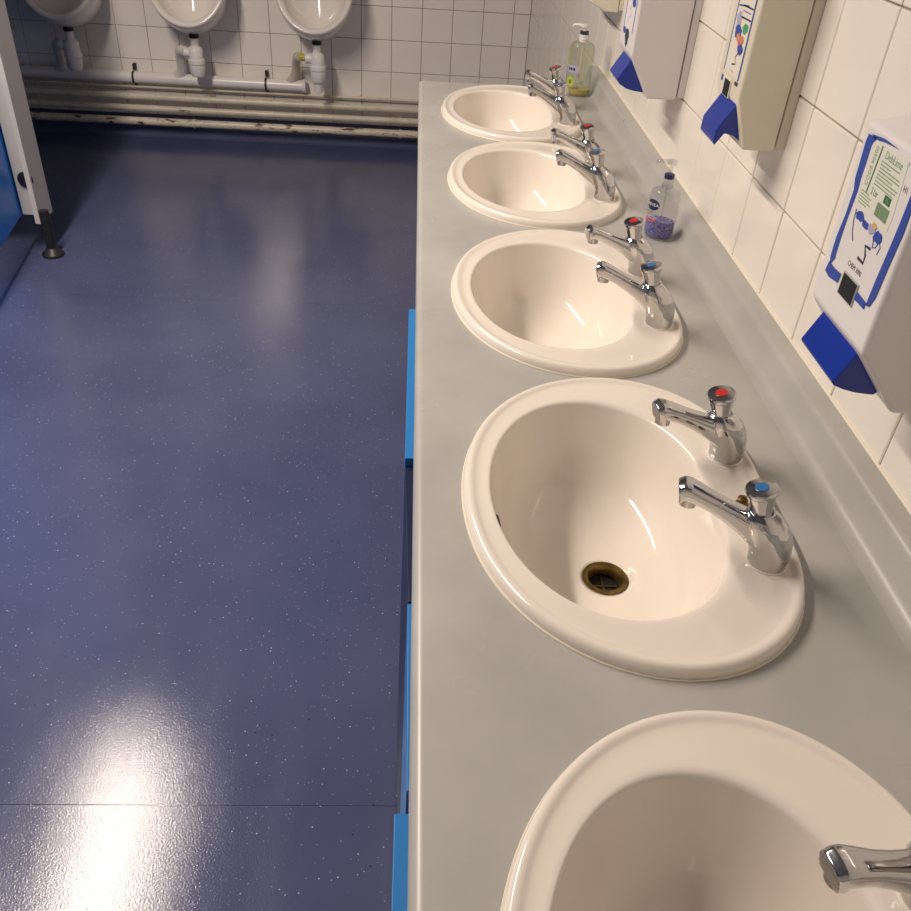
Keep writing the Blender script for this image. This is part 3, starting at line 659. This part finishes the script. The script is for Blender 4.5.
def urinal(x, label, last=False):
    u = empty('urinal', (x, 0, 0)); setp(u, label, 'urinal', 'urinals on the back wall')
    link('bowl', um, None, u).location.z = 0.014
    TY = -0.17
    lathe('outlet_grid', [(0.024, 0.001), (0.022, 0.003), (0.0, 0.003)], M['galv'], u, 20, (0, -0.165, 0.5725))
    lathe('outlet_gasket', [(0.022, 0.516), (0.024, 0.522), (0.020, 0.545)], M['dark'], u, 24, (0, TY, 0))
    t = lathe('bottle_trap', [(0.019, 0.520), (0.019, 0.482), (0.021, 0.480), (0.030, 0.474), (0.0345, 0.468), (0.0345, 0.425), (0.0395, 0.420), (0.040, 0.403), (0.037, 0.400)], M['white_plastic'], u, 28, (0, TY, 0))
    cup = lathe('trap_cup', [(0.037, 0.3995), (0.037, 0.385), (0.033, 0.352), (0.029, 0.345), (0.0, 0.3445)], M['white_plastic'], t, 28, (0, TY, 0), cap=False)
    lathe('trap_nut', [(0.0345, 0.4025), (0.0352, 0.401), (0.0345, 0.3995)], M['galv'], t, 28, (0, TY, 0))
    if not last:
        tube('trap_arm', [(-0.02, TY, 0.450), (-0.052, TY, 0.450)], 0.021, M['white_plastic'], t, 16)
        path = [(-0.045, TY + 0.002, 0.452), (-0.066, TY + 0.02, 0.454), (-0.088, TY + 0.050, 0.443), (-0.096, TY + 0.080, 0.408), (-0.098, TY + 0.100, 0.366), (-0.108, TY + 0.118, 0.328), (-0.135, TY + 0.126, 0.303)]
        tube('waste_elbow', path, 0.0235, M['white_plastic'] if x < -1.9 else M['elbow_cream'] if last else M['white_plastic'], t, 18)
    else:
        tube('trap_arm', [(-0.02, TY, 0.452), (-0.058, TY, 0.452)], [0.024, 0.024], M['white_plastic'], t, 16)
        tube('tape_joint', [(-0.056, TY, 0.454), (-0.082, TY + 0.01, 0.455)], 0.017, M['yellow'], t, 16)
        path = [(-0.080, TY + 0.008, 0.455), (-0.102, TY + 0.035, 0.448), (-0.112, TY + 0.075, 0.415), (-0.118, TY + 0.105, 0.370), (-0.135, TY + 0.120, 0.330), (-0.160, TY + 0.128, 0.305)]
        tube('waste_elbow', path, 0.021, M['elbow_cream'], t, 18)
        lathe('trap_tail', [(0.022, 0.346), (0.020, 0.330), (0.020, 0.300), (0.016, 0.297)], M['white_plastic'], t, 20, (0, TY, 0))
    return u
urinal(-2.200, 'white urinal nearest the cubicle post, in shadow')
urinal(-1.617, 'white urinal in the middle of the three')
urinal(-1.036, 'white urinal nearest the worktop, with yellow taped waste joint', True)

# waste pipe and heating pipes along the back wall
wp = tube('waste_pipe', [(XL + 0.02, -0.045, 0.296), (-1.12, -0.045, 0.292)], 0.0275, M['white_plastic'], None, 24)
setp(wp, 'thick white waste pipe running under the urinals', 'pipe')
lathe('end_cap', [(0.0, 0.0), (0.0305, 0.0), (0.0315, 0.002), (0.0315, 0.016), (0.0275, 0.018)], M['white_plastic'], wp, 24)
ec = wp.children[0]; ec.data.transform(Matrix.Translation((-1.112, -0.045, 0.292)) @ Matrix.Rotation(-PI / 2, 4, 'Y'))
for x in (-1.965, -1.310):
    rings = []
    for r_ in (0.0272, 0.0300):
        rings.append([(r_ * math.cos(a), r_ * math.sin(a)) for a in [math.radians(q) for q in range(-100, 101, 10)]])
    vs = [(xx, -0.045 - q[0] * 1.0, 0.2935 + q[1]) for xx in (x - 0.005, x + 0.005) for rg in rings for q in rg]; k = 21
    fs = []
    for i in range(k - 1):
        fs += [(k + i, k + i + 1, 3 * k + i + 1, 3 * k + i), (i, i + 1, 2 * k + i + 1, 2 * k + i), (i, i + 1, k + i + 1, k + i), (2 * k + i, 2 * k + i + 1, 3 * k + i + 1, 3 * k + i)]
    link('pipe_clip', pyd('pipe_clip', vs, fs), M['dark'], wp)
    box('clip_screw', (x - 0.006, -0.03, 0.322), (x + 0.008, -0.001, 0.352), M['dark'], wp, 0.002)
    box('clip_screw', (x - 0.006, -0.036, 0.2535), (x + 0.008, -0.001, 0.268), M['dark'], wp, 0.002)
def hpipe(label, y, z, r_, material, clips, name='heating_pipe', z1=None):
    p = tube(name, [(XL + 0.02, y, z + 0.002), (-2.2, y, z + 0.001), (-1.4, y, z), (-0.02, y, z if z1 is None else z1)], r_, material, None, 20)
    setp(p, label, 'pipe', 'painted pipes along the back wall')
    for x in clips:
        c = tube('pipe_clip', [(x - 0.007, y, z), (x + 0.007, y, z)], r_ + 0.003, M['pipe_paint'], p, 16)
        box('clip_stem', (x - 0.005, y + r_, z - 0.006), (x + 0.005, 0.004, z + 0.006), M['pipe_paint'], p)
    return p
hpipe('thin painted pipe directly under the white waste pipe', -0.030, 0.245, 0.0070, M['pipe_paint'], (-2.25, -0.84), 'thin_pipe')
hpipe('upper thick cream painted pipe under the urinals', -0.055, 0.204, 0.0165, M['pipe_paint'], (-2.25, -0.84, -1.6))
hpipe('middle cream painted pipe of the three thick ones', -0.055, 0.148, 0.0150, M['pipe_paint'], (-1.69, -0.63))
hpipe('lowest cream painted pipe with rust patches just above the floor', -0.060, 0.084, 0.0190, M['pipe_rust'], (-1.69, -0.63))

# ------------------------------------------------------------------ toilet cubicle: pilaster on a foot, door, end panel
pi_ = empty('cubicle_pilaster', (0, 0, 0)); setp(pi_, 'pale grey cubicle post standing on a black foot', 'post')
box('post_panel', (-1.957, -1.550, 0.125), (-1.938, -1.420, 2.02), M['post'], pi_, 0.002)
box('stop_flange', (-2.003, -1.532, 0.153), (-1.9575, -1.516, 2.02), M['post'], pi_, 0.002)
bf = lathe('rubber_buffer', [(0.0, 0.0), (0.026, 0.0), (0.028, 0.003), (0.026, 0.008), (0.0, 0.009)], M['dark'], pi_, 24, (0, 0, 0), cap=False)
bf.data.transform(Matrix.Translation((-1.962, -1.532, 0.288)) @ Matrix.Rotation(PI / 2, 4, 'X'))
foot = lathe('adjustable_foot', [(0.018, 0.175), (0.018, 0.03), (0.021, 0.028)], M['dark'], pi_, 24, (-1.922, -1.540, 0))
lathe('foot_flange', [(0.040, 0.0), (0.041, 0.004), (0.038, 0.012), (0.026, 0.020), (0.022, 0.030), (0.0185, 0.032)], M['dark'], foot, 28, (-1.922, -1.540, 0))
lathe('foot_arch', [(0.020, 0.120), (0.020, 0.150), (0.015, 0.166), (0.006, 0.174)], M['dark'], foot, 24, (-1.927, -1.525, 0))
# door, slightly ajar
dv = Vector((0.041, -0.316, 0)).normalized(); nv = Vector((-dv.y, dv.x, 0))
p0 = Vector((-2.013, -1.500, 0)); p1 = p0 + dv * 0.64; tk = nv * -0.018
vs = [tuple(q + Vector((0, 0, z))) for z in (0.150, 2.0) for q in (p0, p1, p1 + tk, p0 + tk)]
dr = link('cubicle_door', pyd('cubicle_door', vs, [(0, 1, 2, 3), (4, 5, 6, 7), (0, 1, 5, 4), (1, 2, 6, 5), (2, 3, 7, 6), (3, 0, 4, 7)]), M['door_blue']); bevel(dr, 0.002, 2)
setp(dr, 'blue cubicle door at the left edge, slightly ajar', 'door')
hd = tube('door_knob', [tuple(p1 - dv * 0.07 + Vector((0, 0, 1.0))), tuple(p1 - dv * 0.07 + nv * 0.045 + Vector((0, 0, 1.0)))], [0.018, 0.022], M['galv'], dr, 20)
ep = box('cubicle_end_panel', (XL + 0.003, -1.500, 0.150), (-1.9585, -1.480, 2.0), M['door_blue'], None, 0.002)
setp(ep, 'blue end panel of the cubicle behind the post', 'partition')
